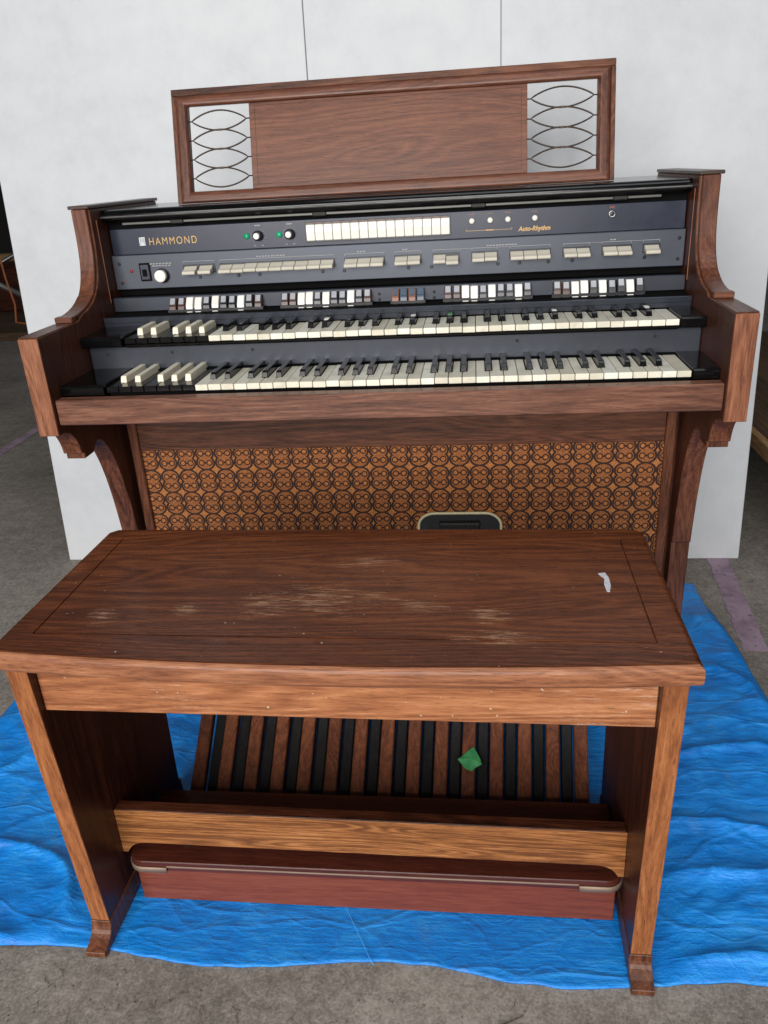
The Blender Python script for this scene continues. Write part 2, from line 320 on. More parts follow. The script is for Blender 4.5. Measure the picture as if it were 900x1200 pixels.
# ------------------------------------------------------------------ tarpaulin
def make_tarp():
    bm = bmesh.new(); nx, ny = 300, 210; x0, x1, y0, y1 = -.87, .775, -.556, .60
    prot = [(-.43, .43, -.58, -.21), (-.40, .40, -.47, .3), (-.63, .63, .17, .62)]
    def flat(x, y):
        k = 1
        for a, b, c, d in prot:
            dx = max(a - x, 0, x - b); dy = max(c - y, 0, y - d); k = min(k, math.hypot(dx, dy) / .07)
        return k
    g = []
    for j in range(ny + 1):
        row = []; fy = j / ny
        for i in range(nx + 1):
            fx = i / nx; x = x0 + (x1 - x0) * fx
            yf = y0 + .008 * math.sin(x * 13 + 1) + .009 * noise.noise(Vector((x * 5, 1.3, 0))) + .004 * noise.noise(Vector((x * 22, 4, 0)))
            y = yf + (y1 + .02 * noise.noise(Vector((x * 4, 9, 0))) - yf) * fy
            xe = x + (.014 * noise.noise(Vector((y * 5, 2.2, 0))) - .035 * max(0, y) / .6 * (fx ** 6)) * (abs(fx - .5) * 2) ** 3
            k = flat(xe, y); P_ = Vector((xe, y, 0))
            a = noise.noise(Vector((xe * 3.1 + .5 * noise.noise(P_ * 4), y * 6.5, 3))); r1 = 1 - abs(noise.noise(Vector((xe * 5.2, y * 8.5, 7)))) * 2.4
            r2 = 1 - abs(noise.noise(Vector((xe * 2.2 + y * 4, y * 3 - xe * 3, 17)))) * 4
            h = .004 + .004 * a + .0035 * max(0, r1) ** 2 + .012 * max(0, r2) ** 3
            h += .0022 * noise.noise(Vector((xe * 16, y * 26, 5)))
            wq = Vector((xe + .06 * noise.noise(Vector((xe * 6, y * 6, 31))), y + .06 * noise.noise(Vector((xe * 6, y * 6, 41))), 0))
            h += .0032 * max(0, 1 - abs(noise.noise(Vector((wq.x * 9 + wq.y * 5, wq.y * 11 - wq.x * 4, 51)))) * 5) + .0022 * max(0, 1 - abs(noise.noise(Vector((wq.x * 7 - wq.y * 9, wq.y * 13, 61)))) * 6)
            z = .003 + max(0, h) * min(1, k)
            e = min(fx, 1 - fx, fy, 1 - fy)
            if e < .012: z = .003 + (z - .003) * (.35 + e / .012 * .65)
            row.append(bm.verts.new((xe, y, z)))
        g.append(row)
    for j in range(ny):
        for i in range(nx): bm.faces.new((g[j][i], g[j][i + 1], g[j + 1][i + 1], g[j + 1][i]))
    r = bmesh.ops.extrude_face_region(bm, geom=list(bm.faces)); vs = [v for v in r['geom'] if isinstance(v, bmesh.types.BMVert)]
    for v in vs: v.co.z -= .0022
    return bm
tag(obj('tarpaulin', make_tarp(), 'tarp', smooth=True), 'crumpled blue plastic tarpaulin spread on the floor under the organ and bench', 'tarpaulin')

# ------------------------------------------------------------------ floor tape
def tape(x0, y0, x1, y1, wd, z, seed):
    bm = bmesh.new(); n = 40; A = []; d = Vector((x1 - x0, y1 - y0, 0)); nn = Vector((-d.y, d.x, 0)).normalized(); dd = d.normalized(); top = []
    for i in range(n + 1):
        c = Vector((x0, y0, z)) + d * i / n
        j1 = .010 * noise.noise(Vector((i * .7, seed, 0))) + .004 * noise.noise(Vector((i * 3.1, seed, 2)))
        j2 = .004 * noise.noise(Vector((i * .9, seed, 5)))
        A.append((c + nn * (wd / 2 + j1), c - nn * (wd / 2 + j2)))
    tv = [(bm.verts.new(a), bm.verts.new(b)) for a, b in A]
    for p, q in zip(tv, tv[1:]): bm.faces.new((p[0], p[1], q[1], q[0]))
    r = bmesh.ops.extrude_face_region(bm, geom=list(bm.faces))
    for v in r['geom']:
        if isinstance(v, bmesh.types.BMVert): v.co.z -= .0008
    return bm
tag(obj('floor_tape', tape(.806, .285, .87, 1.05, .055, .0018, 3), 'purple'), 'torn faded mauve tape on the concrete beside the blue tarpaulin', 'tape', 'faded tape lines on the floor')
tag(obj('floor_tape', tape(-1.905, 1.2, -1.945, 3.0, .05, .0018, 8), 'purple'), 'long thin faded mauve tape line on bare concrete away from the tarpaulin', 'tape', 'faded tape lines on the floor')

# ------------------------------------------------------------------ white partition board
LEAN = .083
pb = thing('partition_board', 'tall white partition board standing behind the organ', 'board', (-.09, .755, 0))
def sheet(x0, x1, zt, d=0):
    bm = prism([(.755 + d, .0), (.755 + LEAN * zt + d, zt), (.755 + .022 + LEAN * zt + d, zt), (.755 + .022 + d, 0)], 'x', x0, x1, .0015)
    return obj('sheet', bm, 'board', pb)
sheet(-1.085, -.2350, 1.86); sheet(-.2335, .2385, 1.86, .0012); sheet(.2395, .903, 1.86)
for x in (-.95, -.23, .24, .80):
    obj('brace', prism([(.79 + LEAN * 1.5, 1.5), (1.35, .0), (1.39, .0), (.80 + LEAN * 1.5, 1.56)], 'x', x - .02, x + .02), W('dull', 'z'), pb)

# ------------------------------------------------------------------ organ
og = thing('electric_organ', 'dark walnut two manual electric organ with music rack on top', 'organ', (0, .4, 0))
XI, XO = .5702, .607
def arc(cx, cy, r, a0, a1, n): return [(cx + r * math.cos(math.radians(a0 + (a1 - a0) * i / n)), cy + r * math.sin(math.radians(a0 + (a1 - a0) * i / n))) for i in range(n + 1)]
def bez(p0, p1, p2, p3, n):
    o = []
    for i in range(n + 1):
        t = i / n; s = 1 - t
        o.append(tuple(s ** 3 * a + 3 * s * s * t * b + 3 * s * t * t * c + t ** 3 * d for a, b, c, d in zip(p0, p1, p2, p3)))
    return o
trim_curve = bez((.237, 1.022), (.237, .93), (.243, .845), (.105, .838), 18)
prof = [(.6, .003), (.6, 1.022)] + [(a + .006, b) for a, b in trim_curve[:-1]] + [(.112, .831), (-.0446, .8292), (-.0446, .6547), (-.026, .6547)]
prof += bez((-.02, .652), (-.004, .65), (.014, .636), (.02, .604), 8) + [(.020, .600), (.030, .598), (.030, .586), (.066, .586)]
prof += bez((.072, .590), (.084, .604), (.096, .606), (.108, .596), 5) + bez((.116, .590), (.152, .555), (.178, .47), (.190, .326), 14) + [(.196, .322), (.205, .003)]
for s in (-1, 1):
    a, b = sorted((s * XI, s * XO))
    sp = obj('side_panel', prism(prof, 'x', a, b, .0012), W('walnut', 'z'), og)
    sp.data.materials.append(W('inner', 'z'))
    for f_ in sp.data.polygons:
        if abs(f_.normal.x) > .9: f_.material_index = 1
    f0, f1 = a + .0006, b - .0006
    obj('arm_face', box(f0, f1, -.0458, -.0440, .6555, .8285, .0005), W('arm', 'z'), sp)
    # side faces: darkened walnut, their shade put into the colour
    # curved trim along the front of the stile
    tr = obj('curved_trim', prism([(p[0] - .004, p[1] + (.003 if k > 12 else 0)) for k, p in enumerate(trim_curve)] + [(p[0] + .010, p[1] - (.003 if k > 12 else 0)) for k, p in reversed(list(enumerate(trim_curve)))], 'x', a + .004, b - .003, .0012), W('rose', 'z'), sp)
    obj('trim_foot', box(a + .002, b - .001, .088, .108, .831, .842, .0015), W('rose', 'x'), sp)
    obj('cap_board', box(a - .0015, b + .003, .2325, .605, 1.0225, 1.0290, .0015, 2), 'cap', sp)
    obj('arm_top', box(a + .001, b - .001, -.043, .086, .8295, .8312, .0005), W('walnut', 'y'), sp)
    e0, e1 = sorted((s * (XI - .0008), s * (XI - .0022)))
    obj('track_line', box(e0, e1, .262, .2632, .84, 1.0, 0), W('arm', 'z'), sp)
# structure boards
obj('back_panel', box(-XI, XI, .585, .6, .02, 1.0), W('deep', 'x'), og)
obj('bottom_board', box(-XI, XI, .24, .585, .02, .045), W('deep', 'x'), og)
# roof with rounded black front edge
rp = [(.60, 1.0)] + [(.60, 1.0165)] + [(.312, 1.0165)] + arc(.299, 1.004, .0125, 80, 180, 7) + [(.2875, .998), (.292, .994), (.31, .994), (.31, 1.0)]
obj('roof', prism(rp, 'x', -XI + .0005, XI - .0005), 'black', og)
obj('edge_highlight', tube([(-XI + .001, .2862, 1.003), (XI - .001, .2862, 1.003)], .0022, 8), 'steel', og)  # added steel line standing for the highlight along the lacquered roof edge
obj('valance', box(-XI + .001, XI - .001, .318, .33, .975, .996), 'blackmat', og)
lr = obj('lamp_rail', box(-.535, .52, .3045, .312, .9862, .9915, .001), 'railgrey', og)
for x in (-.42, -.13, .18, .445): obj('clip', box(x - .014, x + .014, .302, .3135, .984, .9935, .002), 'rubber', lr)
# panels
np_ = obj('name_panel', box(-XI + .002, XI - .002, .3128, .326, .9285, .9785, .0008), 'navy', og)
cp = obj('control_panel', box(-XI + .001, XI - .001, .3025, .316, .8605, .9282, .0012), 'grey', og)
obj('shadow_board', box(-XI + .001, XI - .001, .322, .33, .846, .8602), 'blackmat', og)  # black strip standing for the shaded gap below the control panel
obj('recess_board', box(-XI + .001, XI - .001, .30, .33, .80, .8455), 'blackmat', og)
dp = obj('drawbar_panel', box(-XI + .001, XI - .001, .274, .29, .8195, .8475, .0012), 'dgrey', og)
obj('drawbar_shelf', prism([(.214, .8160), (.29, .8185), (.29, .806), (.214, .806)], 'x', -XI + .001, XI - .001, .0008), 'blackmat', og)
obj('upper_fallstrip', prism([(.2125, .8172), (.217, .8180), (.222, .7975), (.2155, .7975)], 'x', -XI + .001, XI - .001, .0006), 'dgrey', og)
for x in (-.13, .10): pass
lb = obj('lower_back_strip', box(-XI + .001, XI - .001, .130, .143, .7325, .7835, .0012), 'dgrey', og)
for x in (-.535, -.405, -.247, .247, .49): obj('screw', lathe([(.0028, -.001), (.0028, .0012), (.0018, .0018)], (x, .130, .763), n=8), 'rubber', lb)
# rail and bed
obj('key_rail', box(-XI + .0004, XI - .0004, -.0354, -.010, .6718, .7170, .0015), W('rail', 'x'), og)
obj('key_slip', box(-XI + .0006, XI - .0006, -.0098, .004, .700, .7135, .001), W('walnut', 'x'), og)
obj('key_bed', box(-XI + .0008, XI - .0008, -.009, .33, .664, .6995), W('deep', 'x'), og)
obj('bed_filler', box(-XI + .0008, XI - .0008, .12, .33, .70, .7325), 'blackmat', og)
# cheek blocks
WN = .165 / 7; KX0 = -.4878; KW0 = -.3228; KX1 = KW0 + 36 * WN
def cheek(x0, x1, y0, y1, zt):
    pr = [(y0 + .004, zt)] + [(y0, zt - .004), (y0, zt - .017), (y0 + .01, zt - .021), (y1, zt - .021), (y1, zt)]
    obj('cheek_block', prism(pr, 'x', x0, x1, .001), 'black', og)
cheek(-XI + .0006, KX0 - .001, -.007, .1295, .7355); cheek(KX1 + .001, XI - .0006, -.005, .1295, .7345)
cheek(-XI + .0006, KX0 - .001, .098, .2115, .8000); cheek(KX1 + .001, XI - .0006, .103, .2115, .7995)
# keyboards
NB = {0: (None, .5), 1: (None, None)}
black_after = [True, True, False, True, True, True, False]        # sharp right of C D E F G A B
boff = {0: -.0016, 1: .0016, 3: -.0024, 4: 0, 5: .0024}
BW = .0112
def key_mesh(kind, y0, y1, th, yb):
    """natural key outline with notches for the sharps"""
    g = .0006; L, R = g, WN - g
    l_n = {1: BW / 2 + boff[0], 2: BW / 2 + boff[1], 4: BW / 2 + boff[3], 5: BW / 2 + boff[4], 6: BW / 2 + boff[5]}.get(kind)
    r_n = {0: BW / 2 - boff[0], 1: BW / 2 - boff[1], 3: BW / 2 - boff[3], 4: BW / 2 - boff[4], 5: BW / 2 - boff[5]}.get(kind)
    pts = [(L, 0)]
    pts += [(R, 0)]
    if r_n and kind != 9: pts += [(R, yb), (WN - r_n - .001, yb), (WN - r_n - .001, y1 - y0)]
    else: pts += [(R, y1 - y0)]
    if l_n: pts += [(l_n + .001, y1 - y0), (l_n + .001, yb), (L, yb)]
    else: pts += [(L, y1 - y0)]
    return prism(pts, 'z', -th, 0, .0007)
def sharp_mesh(ln, h, wid, slope):
    p = [(0, 0), (slope * .55, h * .72), (slope, h), (ln, h), (ln, 0)]
    b = prism(p, 'x', -wid / 2, wid / 2)
    for v in b.verts:
        if v.co.z > h * .5: v.co.x *= .84
    es = [e for e in b.edges if e.calc_face_angle(0) > .4]; bmesh.ops.bevel(b, geom=es, offset=.0008, segments=1, affect='EDGES'); return mesh_of(b)
def keyboard(name, y0, y1, zt, lab):
    kb = obj(name, box(KX0 - .0005, KX1 + .0005, y0 + .012, y1 + .02, zt - .020, zt - .0112), 'blackmat', og)
    nat = [mesh_of(key_mesh(k, y0, y1, .0105, .0385)) for k in range(7)]; last = mesh_of(key_mesh(8, y0, y1, .0105, .0385))
    pn = [m_.copy() for m_ in nat]
    sm = sharp_mesh(y1 - y0 - .0400, .0115, BW, .006); wm = sharp_mesh(y1 - y0 - .030, .0140, .0118, .004)
    for i in range(7):
        o = link('preset_key', pn[i], kb, (KX0 + i * WN, y0, zt), 'ebony')
        if black_after[i]: link('preset_sharp', wm, kb, (KX0 + (i + 1) * WN + boff[i] - .001, y0 + .0315, zt - .002 + random.uniform(-.0015, .0005)), 'preset')
    for i in range(36):
        k = i % 7; me = last if i == 35 else nat[k]
        o = link('white_key', me, kb, (KW0 + i * WN, y0, zt + random.uniform(-.0006, .0004)), 'ivory')
        if i < 35 and black_after[k]: link('black_key', sm, kb, (KW0 + (i + 1) * WN + boff[k], y0 + .0395, zt - .0005 + random.uniform(-.0004, .0004)), 'ebony')
    return kb
k1 = keyboard('lower_keyboard', 0, .1295, .7307, 'lower')
k2 = keyboard('upper_keyboard', .1089, .215, .7957, 'upper')
obj('upper_key_support', box(-XI + .002, XI - .002, .1225, .27, .7775, .7845), 'black', og)
obj('upper_key_lip', box(-XI + .002, XI - .002, .1125, .1222, .7785, .7835, .001), 'black', og)
for xk, mm, dx in ((9, 'white', 0), (18, 'scrap', 0), (16, 'white', 0), (26, 'white', 0), (33, 'white', 0)): 
    k = xk % 7
    if not black_after[k]: xk -= 1; k = xk % 7
    xx = KW0 + (xk + 1) * WN + boff[k]
    obj('sticker', box(xx - .004, xx + .0045, .172, .188, .8066, .8075), mm, k2)

# drawbars
capprof = [(.276, .8445), (.2655, .8452), (.2545, .8300), (.2535, .8225), (.276, .8225)]
def cap_mesh():
    return mesh_of(prism(capprof, 'x', -.0072, .0072, .0011))
def lab_mesh():
    return mesh_of(prism([(.2646, .8446), (.2640, .8454), (.2562, .8346), (.2568, .8338)], 'x', -.0050, .0050))
order = ['cbrown', 'cbrown', 'cwhite', 'cwhite', 'cblack', 'cwhite', 'cblack', 'cblack', 'cwhite', 'cblack', 'cbrown']
capm = {}; labm = {}
def drawbars(x0, x1, cols):
    n = len(cols); p = (x1 - x0) / n
    slot = obj('drawbar_slot', box(x0 - .002, x1 + .002, .2545, .2745, .8125, .8235, .001), 'cblack', og)
    for i, c in enumerate(cols):
        if c not in capm: capm[c] = cap_mesh()
        dz = random.uniform(-.0012, .0008); pull = random.uniform(-.001, .001)
        x = x0 + p * (i + .5)
        o = link('drawbar', capm[c], og, (x, pull, dz), c)
        if c != 'cwhite':
            lm = 'clabel' if c in ('cbrown', 'cblack') else 'rust' if c == 'rust2' else 'cblue'
            if lm not in labm: labm[lm] = lab_mesh()
            l_ = link('label', labm[lm], o, (x, pull, dz), lm)
        obj('stem', box(x - .006, x + .006, .2515, .2546, .8135, .8185, .0008), 'cwhite' if c == 'cwhite' else 'cblack', slot)
Y0 = .0
drawbars(-.447, -.252, order); drawbars(-.214, -.031, order)
capm['rust'] = cap_mesh()
drawbars(.008, .074, ['rust', 'cblue', 'rust', 'cblue'])
drawbars(.111, .281, order[:10]); drawbars(.320, .491, order[:10])
for x in (-.017, .092): 
    obj('screw', lathe([(.003, -.001), (.003, .001), (.002, .0016)], (x, .274, .835), n=8), 'rubber', dp)
    obj('screw', lathe([(.003, -.001), (.003, .001), (.002, .0016)], (x, .274, .824), n=8), 'rubber', dp)

# stop tablets
def tablet(wd):
    pr = [(.3025, .9020), (.2985, .9015), (.2870, .8955), (.2850, .8962), (.2775, .8935), (.2760, .8900), (.2775, .8872), (.2860, .8872), (.3025, .8900)]
    return mesh_of(prism(pr, 'x', -wd / 2, wd / 2, .0008))
groups = [(-.425, -.360, 2), (-.347, -.112, 9), (-.090, -.011, 3), (.011, .062, 2), (.087, .137, 2), (.163, .212, 2), (.237, .314, 3), (.339, .389, 2), (.413, .467, 2), (.490, .520, 1)]
tabm = tablet(.0241)
for a, b, n in groups:
    a += .006 - .004 * (a + .45); b += .006 - .004 * (b + .45)
    p = (b - a) / n
    obj('tablet_slot', box(a - .001, b + .0015, .3008, .303, .888, .9045, .0004), 'cblack', cp)
    for i in range(n):
        z = -.003 if (n == 2 and i == 1 and .08 < a < .12) else 0
        o = link('stop_tablet', tabm, og, (a + p * (i + .5), 0, z + random.uniform(-.0005, .0005)), 'tab'); o.scale = (min(1.1, p / .0251), 1, 1)
    obj('print_line', box(a, b, .3014, .3026, .9105, .9113), 'pale', cp)
    for xe in (a, b): obj('print_line', box(xe - .0004, xe + .0004, .3014, .3026, .9075, .9105), 'pale', cp)
for a, b in ((-.265, -.205), (-.06, -.04), (.03, .044), (.195, .26), (.43, .445)):
    n = int((b - a) / .006)
    for i in range(n): obj('print_mark', box(a + i * .006, a + i * .006 + .0035 + .0015 * random.random(), .3014, .3026, .9135, .9155), 'pale', cp)
for a, b in ((.137, .163), (.212, .237), (.389, .413), (.467, .49)): obj('print_line', box(a + .003, b + .004, .3014, .3026, .9105, .9111), 'pale', cp)
for x in (-.388, -.307, -.263, -.133, -.089, .040, .086, .216, .258, .313, .359, .495): obj('indicator', lathe([(.0034, -.001), (.0034, .0012), (.0022, .002)], (x + .001, .3025, .8795), n=10), 'cblack', cp)
for x in (-.555, .558):
    for z in (.912, .874): obj('screw', lathe([(.0034, -.001), (.0034, .001), (.002, .0018)], (x, .3025, z), n=10), 'rubber', cp)
# power switch, big knob, pilot
sw = obj('power_switch', box(-.513, -.490, .2995, .303, .876, .912, .001), 'black', og)
obj('plate', box(-.5105, -.4925, .2985, .3, .879, .909, .0008), 'dgrey', sw); obj('rocker', box(-.5055, -.4975, .2935, .299, .886, .900, .0012), 'black', sw)
obj('pilot_lamp', lathe([(.0036, -.001), (.0036, .001), (.0022, .0028), (.0008, .0034)], (-.531, .3025, .897), n=12), 'red', og)
obj('pilot_lamp', lathe([(.0018, -.001), (.0018, .0008), (.0008, .0012)], (-.548, .3025, .879), n=8), 'red', og)
vk = obj('volume_knob', lathe([(.0145, -.001), (.0145, .006), (.0135, .009)], (-.466, .3025, .886), n=28), 'cblack', og, True)
obj('knob_face', lathe([(.0118, .008), (.0122, .014), (.0115, .0175), (.009, .0185)], (-.466, .3025, .886), n=28), 'white', vk)
for j in range(2):
    for i in range(7 - j): obj('print_mark', box(-.490 + j * .005 + i * .0068, -.490 + j * .005 + i * .0068 + .005, .3014, .3026, .9085 - j * .0042, .9105 - j * .0042), 'pale', cp)
# name panel: logo, name, knobs, lamps, rhythm tabs
YN = .3128
obj('emblem', box(-.5085, -.4955, YN - .0008, YN + .001, .9445, .9615, .0004), 'silver', np_)
for i in range(3): obj('emblem_bar', box(-.5065 + i * .0036, -.5045 + i * .0036, YN - .0012, YN - .0006, .947 + (.004 if i == 1 else 0), .9595 - (.001 if i == 1 else 0)), 'clabel', np_)
nm = text_mesh('HAMMOND', .0200, offset=-.0001, spacing=1.25); xs_ = max(v.co.x for v in nm.vertices)
for v in nm.vertices: v.co.x *= .1015 / xs_; v.co.z *= 1.02
link('maker_name', nm, np_, (-.4885, YN - .0006, .9452), 'gold')
ar = text_mesh('Auto-Rhythm', .0118, shear=.22, offset=.0003, spacing=1.0); xs_ = max(v.co.x for v in ar.vertices)
for v in ar.vertices: v.co.x *= .061 / xs_
link('rhythm_name', ar, np_, (.2565, YN - .0006, .9375), 'gold')
for x, xl in ((-.259, -.283), (-.194, -.216)):
    obj('lamp', lathe([(.0062, -.001), (.0062, .0014), (.0042, .0034), (.0014, .0044)], (xl, YN, .953), n=14), 'green', og, True)
    kn = obj('tone_knob', lathe([(.0102, -.001), (.0102, .003), (.0096, .011), (.0088, .012)], (x, YN, .953), n=20), 'cblack', og, True)
    obj('knob_cap', lathe([(.0062, .011), (.0062, .0165), (.0052, .018)], (x - .0005, YN, .953), n=18), 'white', kn)
    for k in range(11):
        a = math.radians(-130 + k * 26); r0, r1 = .0125, .0155; cx, cz = x, .953
        p0 = (cx + math.sin(a) * r0, YN - .0004, cz + math.cos(a) * r0); p1 = (cx + math.sin(a) * r1, YN - .0004, cz + math.cos(a) * r1)
        obj('dial_mark', tube([p0, p1], .0004, 4), 'pale', np_)
    for dx in (-.009, .007): obj('dial_mark', box(x + dx - .002, x + dx + .002, YN - .0007, YN + .0004, .9335, .935), 'pale', np_)
    obj('dial_mark', box(x - .006, x + .006, YN - .0007, YN + .0004, .9712, .9735), 'pale', np_)
obj('rhythm_slot', box(-.1625, .1265, YN - .002, YN + .001, .9355, .9735, .0005), 'cblack', np_)
rt = mesh_of(prism([(YN, .969), (YN - .004, .969), (YN - .007, .955), (YN - .005, .9385), (YN, .9385)], 'x', -.0084, .0084, .001))
for i in range(16):
    x = -.1605 + (.285 / 16) * (i + .5); link('rhythm_tablet', rt, og, (x, random.uniform(-.0006, .0004), 0), 'white')
    obj('print_mark', box(x - .005, x + .005, YN - .0024, YN - .0018, .9703, .9722), 'rust', np_)
for x in (.167, .202, .236, .287):
    obj('push_button', lathe([(.0046, -.001), (.0052, .004), (.0052, .009), (.0042, .0105)], (x, YN, .9605), n=16), 'white', og, True)
    [obj('print_mark', box(x - .0052 + q * .0027, x - .0034 + q * .0027, YN - .0006, YN + .0004, .9715, .9735), 'rust', np_) for q in range(4)]
obj('print_line', box(.156, .244, YN - .0006, YN + .0004, .9418, .9424), 'gold', np_)
for x in (.156, .244): obj('print_line', box(x - .0003, x + .0003, YN - .0006, YN + .0004, .942, .9455), 'gold', np_)
for i in range(3): obj('print_mark', box(.194 + i * .005, .198 + i * .005, YN - .0008, YN + .0004, .9412, .9432), 'gold', np_)
jk = obj('headphone_jack', lathe([(.0075, -.001), (.0075, .002), (.0058, .004), (.0045, .004), (.0042, .001)], (.432, YN, .9605), n=20), 'silver', og, True)
obj('jack_hole', lathe([(.0042, .0005), (.0042, .0030), (.001, .0032)], (.432, YN, .9605), n=14), 'cblack', jk)
[obj('print_mark', box(.4275 + q * .0032, .4298 + q * .0032, YN - .0006, YN + .0004, .9705, .9745), 'rust', np_) for q in range(3)]

# music rack (leaning back)
def RK(x, z, d=0): return Vector((x, .40 + (z - 1.02) * .243 + d, z))     # z = height on the front plane
mr = obj('music_rack', bmesh.new(), W('rose', 'x'), og)
def rpiece(name, x0, x1, z0, z1, d0, d1, m, bev=.002, seg=2, parent=None):
    b = box(x0, x1, d0, d1, z0, z1, bev, seg)
    for v in b.verts: v.co = RK(v.co.x, v.co.z, v.co.y)
    return obj(name, b, m, parent or mr)
rz0, rz1 = 1.0172, 1.2345
# flat outer border behind, mouldings in front
rpiece('border', -.447, .447, 1.2215, rz1, .004, .016, W('walnut', 'x'), .001, 1)
for s in (-1, 1):
    a, b = sorted((s * .447, s * .4375)); rpiece('border', a, b, rz0, 1.2213, .004, .016, W('walnut', 'z'), .001, 1)
def mould(name, pts, horiz, m):
    # pts: outer a, outer b, inner b, inner a (x, z); mitred bar with a rounded face
    b = bmesh.new(); lo = [b.verts.new((p[0], .014, p[1])) for p in pts]; hi = [b.verts.new((p[0], -.006, p[1])) for p in pts]
    b.faces.new(lo); b.faces.new(hi[::-1])
    for k in range(4): b.faces.new((lo[k], lo[(k + 1) % 4], hi[(k + 1) % 4], hi[k]))
    bmesh.ops.recalc_face_normals(b, faces=b.faces)
    es = [e for e in b.edges if all(v in hi for v in e.verts) and (({hi.index(v) for v in e.verts} == {0, 1}) or ({hi.index(v) for v in e.verts} == {2, 3}))]
    bmesh.ops.bevel(b, geom=es, offset=.0075, segments=4, affect='EDGES', profile=.5)
    for v in b.verts: v.co = RK(v.co.x, v.co.z, v.co.y)
    obj(name, b, m, mr)
ox, oz0, oz1, ix, iz0, iz1 = .4373, rz0, 1.2213, .4125, 1.0396, 1.2004
mould('top_moulding', [(-ox, oz1), (ox, oz1), (ix, iz1), (-ix, iz1)], True, W('rose', 'x'))
mould('bottom_moulding', [(-ox, oz0), (ox, oz0), (ix, iz0), (-ix, iz0)], True, W('rose', 'x'))
for s in (-1, 1): mould('side_moulding', [(s * ox, oz0), (s * ox, oz1), (s * ix, iz1), (s * ix, iz0)], False, W('rose', 'z'))
pn_ = rpiece('centre_panel', -.2835, .2775, 1.0397, 1.2003, .002, .010, W('rose', 'x'), .0006, 1)
for (x0, x1, z0, z1) in ((-.272, .266, 1.1945, 1.1950), (-.272, .266, 1.0475, 1.0480), (-.272, -.2715, 1.048, 1.1945), (.2655, .266, 1.048, 1.1945)):
    rpiece('inlay_line', x0, x1, z0, z1, .0012, .0025, W('deep', 'x'), 0, 1, mr)
for (xa, xb) in ((-.4125, -.2835), (.2775, .4125)):
    xm = (xa + xb) / 2
    for k in range(4):
        zc = 1.1725 - k * .0360; h = .0185; hw = (xb - xa) / 2 - .007
        pts = []
        for i in range(25):
            t = -1 + 2 * i / 24; pts.append(RK(xm + hw * t, zc + h * (1 - t * t) ** .85 * (1 - .12 * t * t), .003))
        for i in range(1, 24):
            t = 1 - 2 * i / 24; pts.append(RK(xm + hw * t, zc - h * (1 - t * t) ** .85 * (1 - .12 * t * t), .003))
        obj('wire_loop', tube(pts, .0016, 6, True), 'wire', mr, True)
        for sgn in (-1, 1): obj('wire_pin', tube([RK(xm + sgn * (hw - .001), zc, .003), RK(xm + sgn * (hw + .0085), zc, .003)], .0014, 6), 'wire', mr)
        if k < 3: obj('wire_clip', lathe([(.0026, -.002), (.0026, .002)], RK(xm, zc - .018, .003), n=8), 'wire', mr)

# front: grille, frame, lower panel
GY = .224
gr = obj('grille_cloth', box(-.552, .552, GY, GY + .006, .05, .5395), 'grille', og)
obj('grille_rail', box(-.5443, .5443, GY - .006, GY + .012, .5345, .6635, .0015), W('walnut', 'x'), og)
for s in (-1, 1):
    a, b = sorted((s * .5445, s * .5640)); obj('grille_batten', prism([(a, GY - .010), (b, GY - .010), (b, GY + .012), (a, GY + .012)], 'z', .05, .6635, .002), W('walnut', 'z'), og)
    a, b = sorted((s * .5645, s * .5700)); obj('grille_channel', box(a, b, GY + .004, GY + .03, .05, .66), W('deep', 'z'), og)
obj('toe_board', box(-XI + .001, XI - .001, .235, .25, .045, .30), 'blackmat', og)
# expression pedal
ep = obj('expression_pedal', bmesh.new(), 'rubber', og)
ex0, ex1, ez1 = .0475, .2225, .3835; r_ = .035; outl = [(ex0, .14)] + [(ex0 + r_ + r_ * math.cos(math.radians(a)), ez1 - r_ * .8 + r_ * .8 * math.sin(math.radians(a))) for a in range(180, 89, -15)] + [(ex1 - r_ + r_ * math.cos(math.radians(a)), ez1 - r_ * .8 + r_ * .8 * math.sin(math.radians(a))) for a in range(90, -1, -15)] + [(ex1, .14)]
obj('pedal_housing', prism(outl, 'y', GY - .006, GY + .004), 'cblack', ep)
obj('pedal_rim', tube([(p[0], GY - .008, p[1]) for p in outl], .0032, 6), 'ivoryrim', ep, True)
obj('tread', prism([(GY - .012, .17), (GY - .016, .362), (GY - .006, .366), (GY - .004, .17)], 'x', .092, .178, .002), 'rubber', ep)
for i in range(10): obj('tread_rib', box(.096 + i * .0083, .100 + i * .0083, GY - .0195, GY - .013, .18, .356, .0006), 'cblack', ep)

# ------------------------------------------------------------------ pedalboard
pd = thing('pedalboard', 'brown organ pedalboard with wooden naturals and black sharps under the bench', 'pedalboard', (.004, -.2, .003))
def hx(y): return y
obj('kick_board', box(-.3685, .3705, -.4555, -.438, .0032, .0765, .0015), W('kick', 'x'), pd)
for a, b in ((-.3685, -.351), (.353, .3705)): obj('end_board', box(a, b, -.4378, -.335, .0032, .0765, .001), W('kick', 'y'), pd)
def rr(x0, x1, y0, y1, r, n=6):
    return arc(x0 + r, y0 + r, r, 180, 270, n) + arc(x1 - r, y0 + r, r, 270, 360, n) + [(x1, y1), (x0, y1)]
obj('heel_plate', prism(rr(-.3755, .3785, -.4685, -.312, .024), 'z', .0862, .0975, .0012), W('heel', 'x'), pd)
obj('lip_board', prism(rr(-.3735, .3765, -.4660, -.330, .023), 'z', .0768, .0860, .001), W('heel', 'x'), pd)
tip = rr(-.3775, .3805, -.4705, -.312, .025)
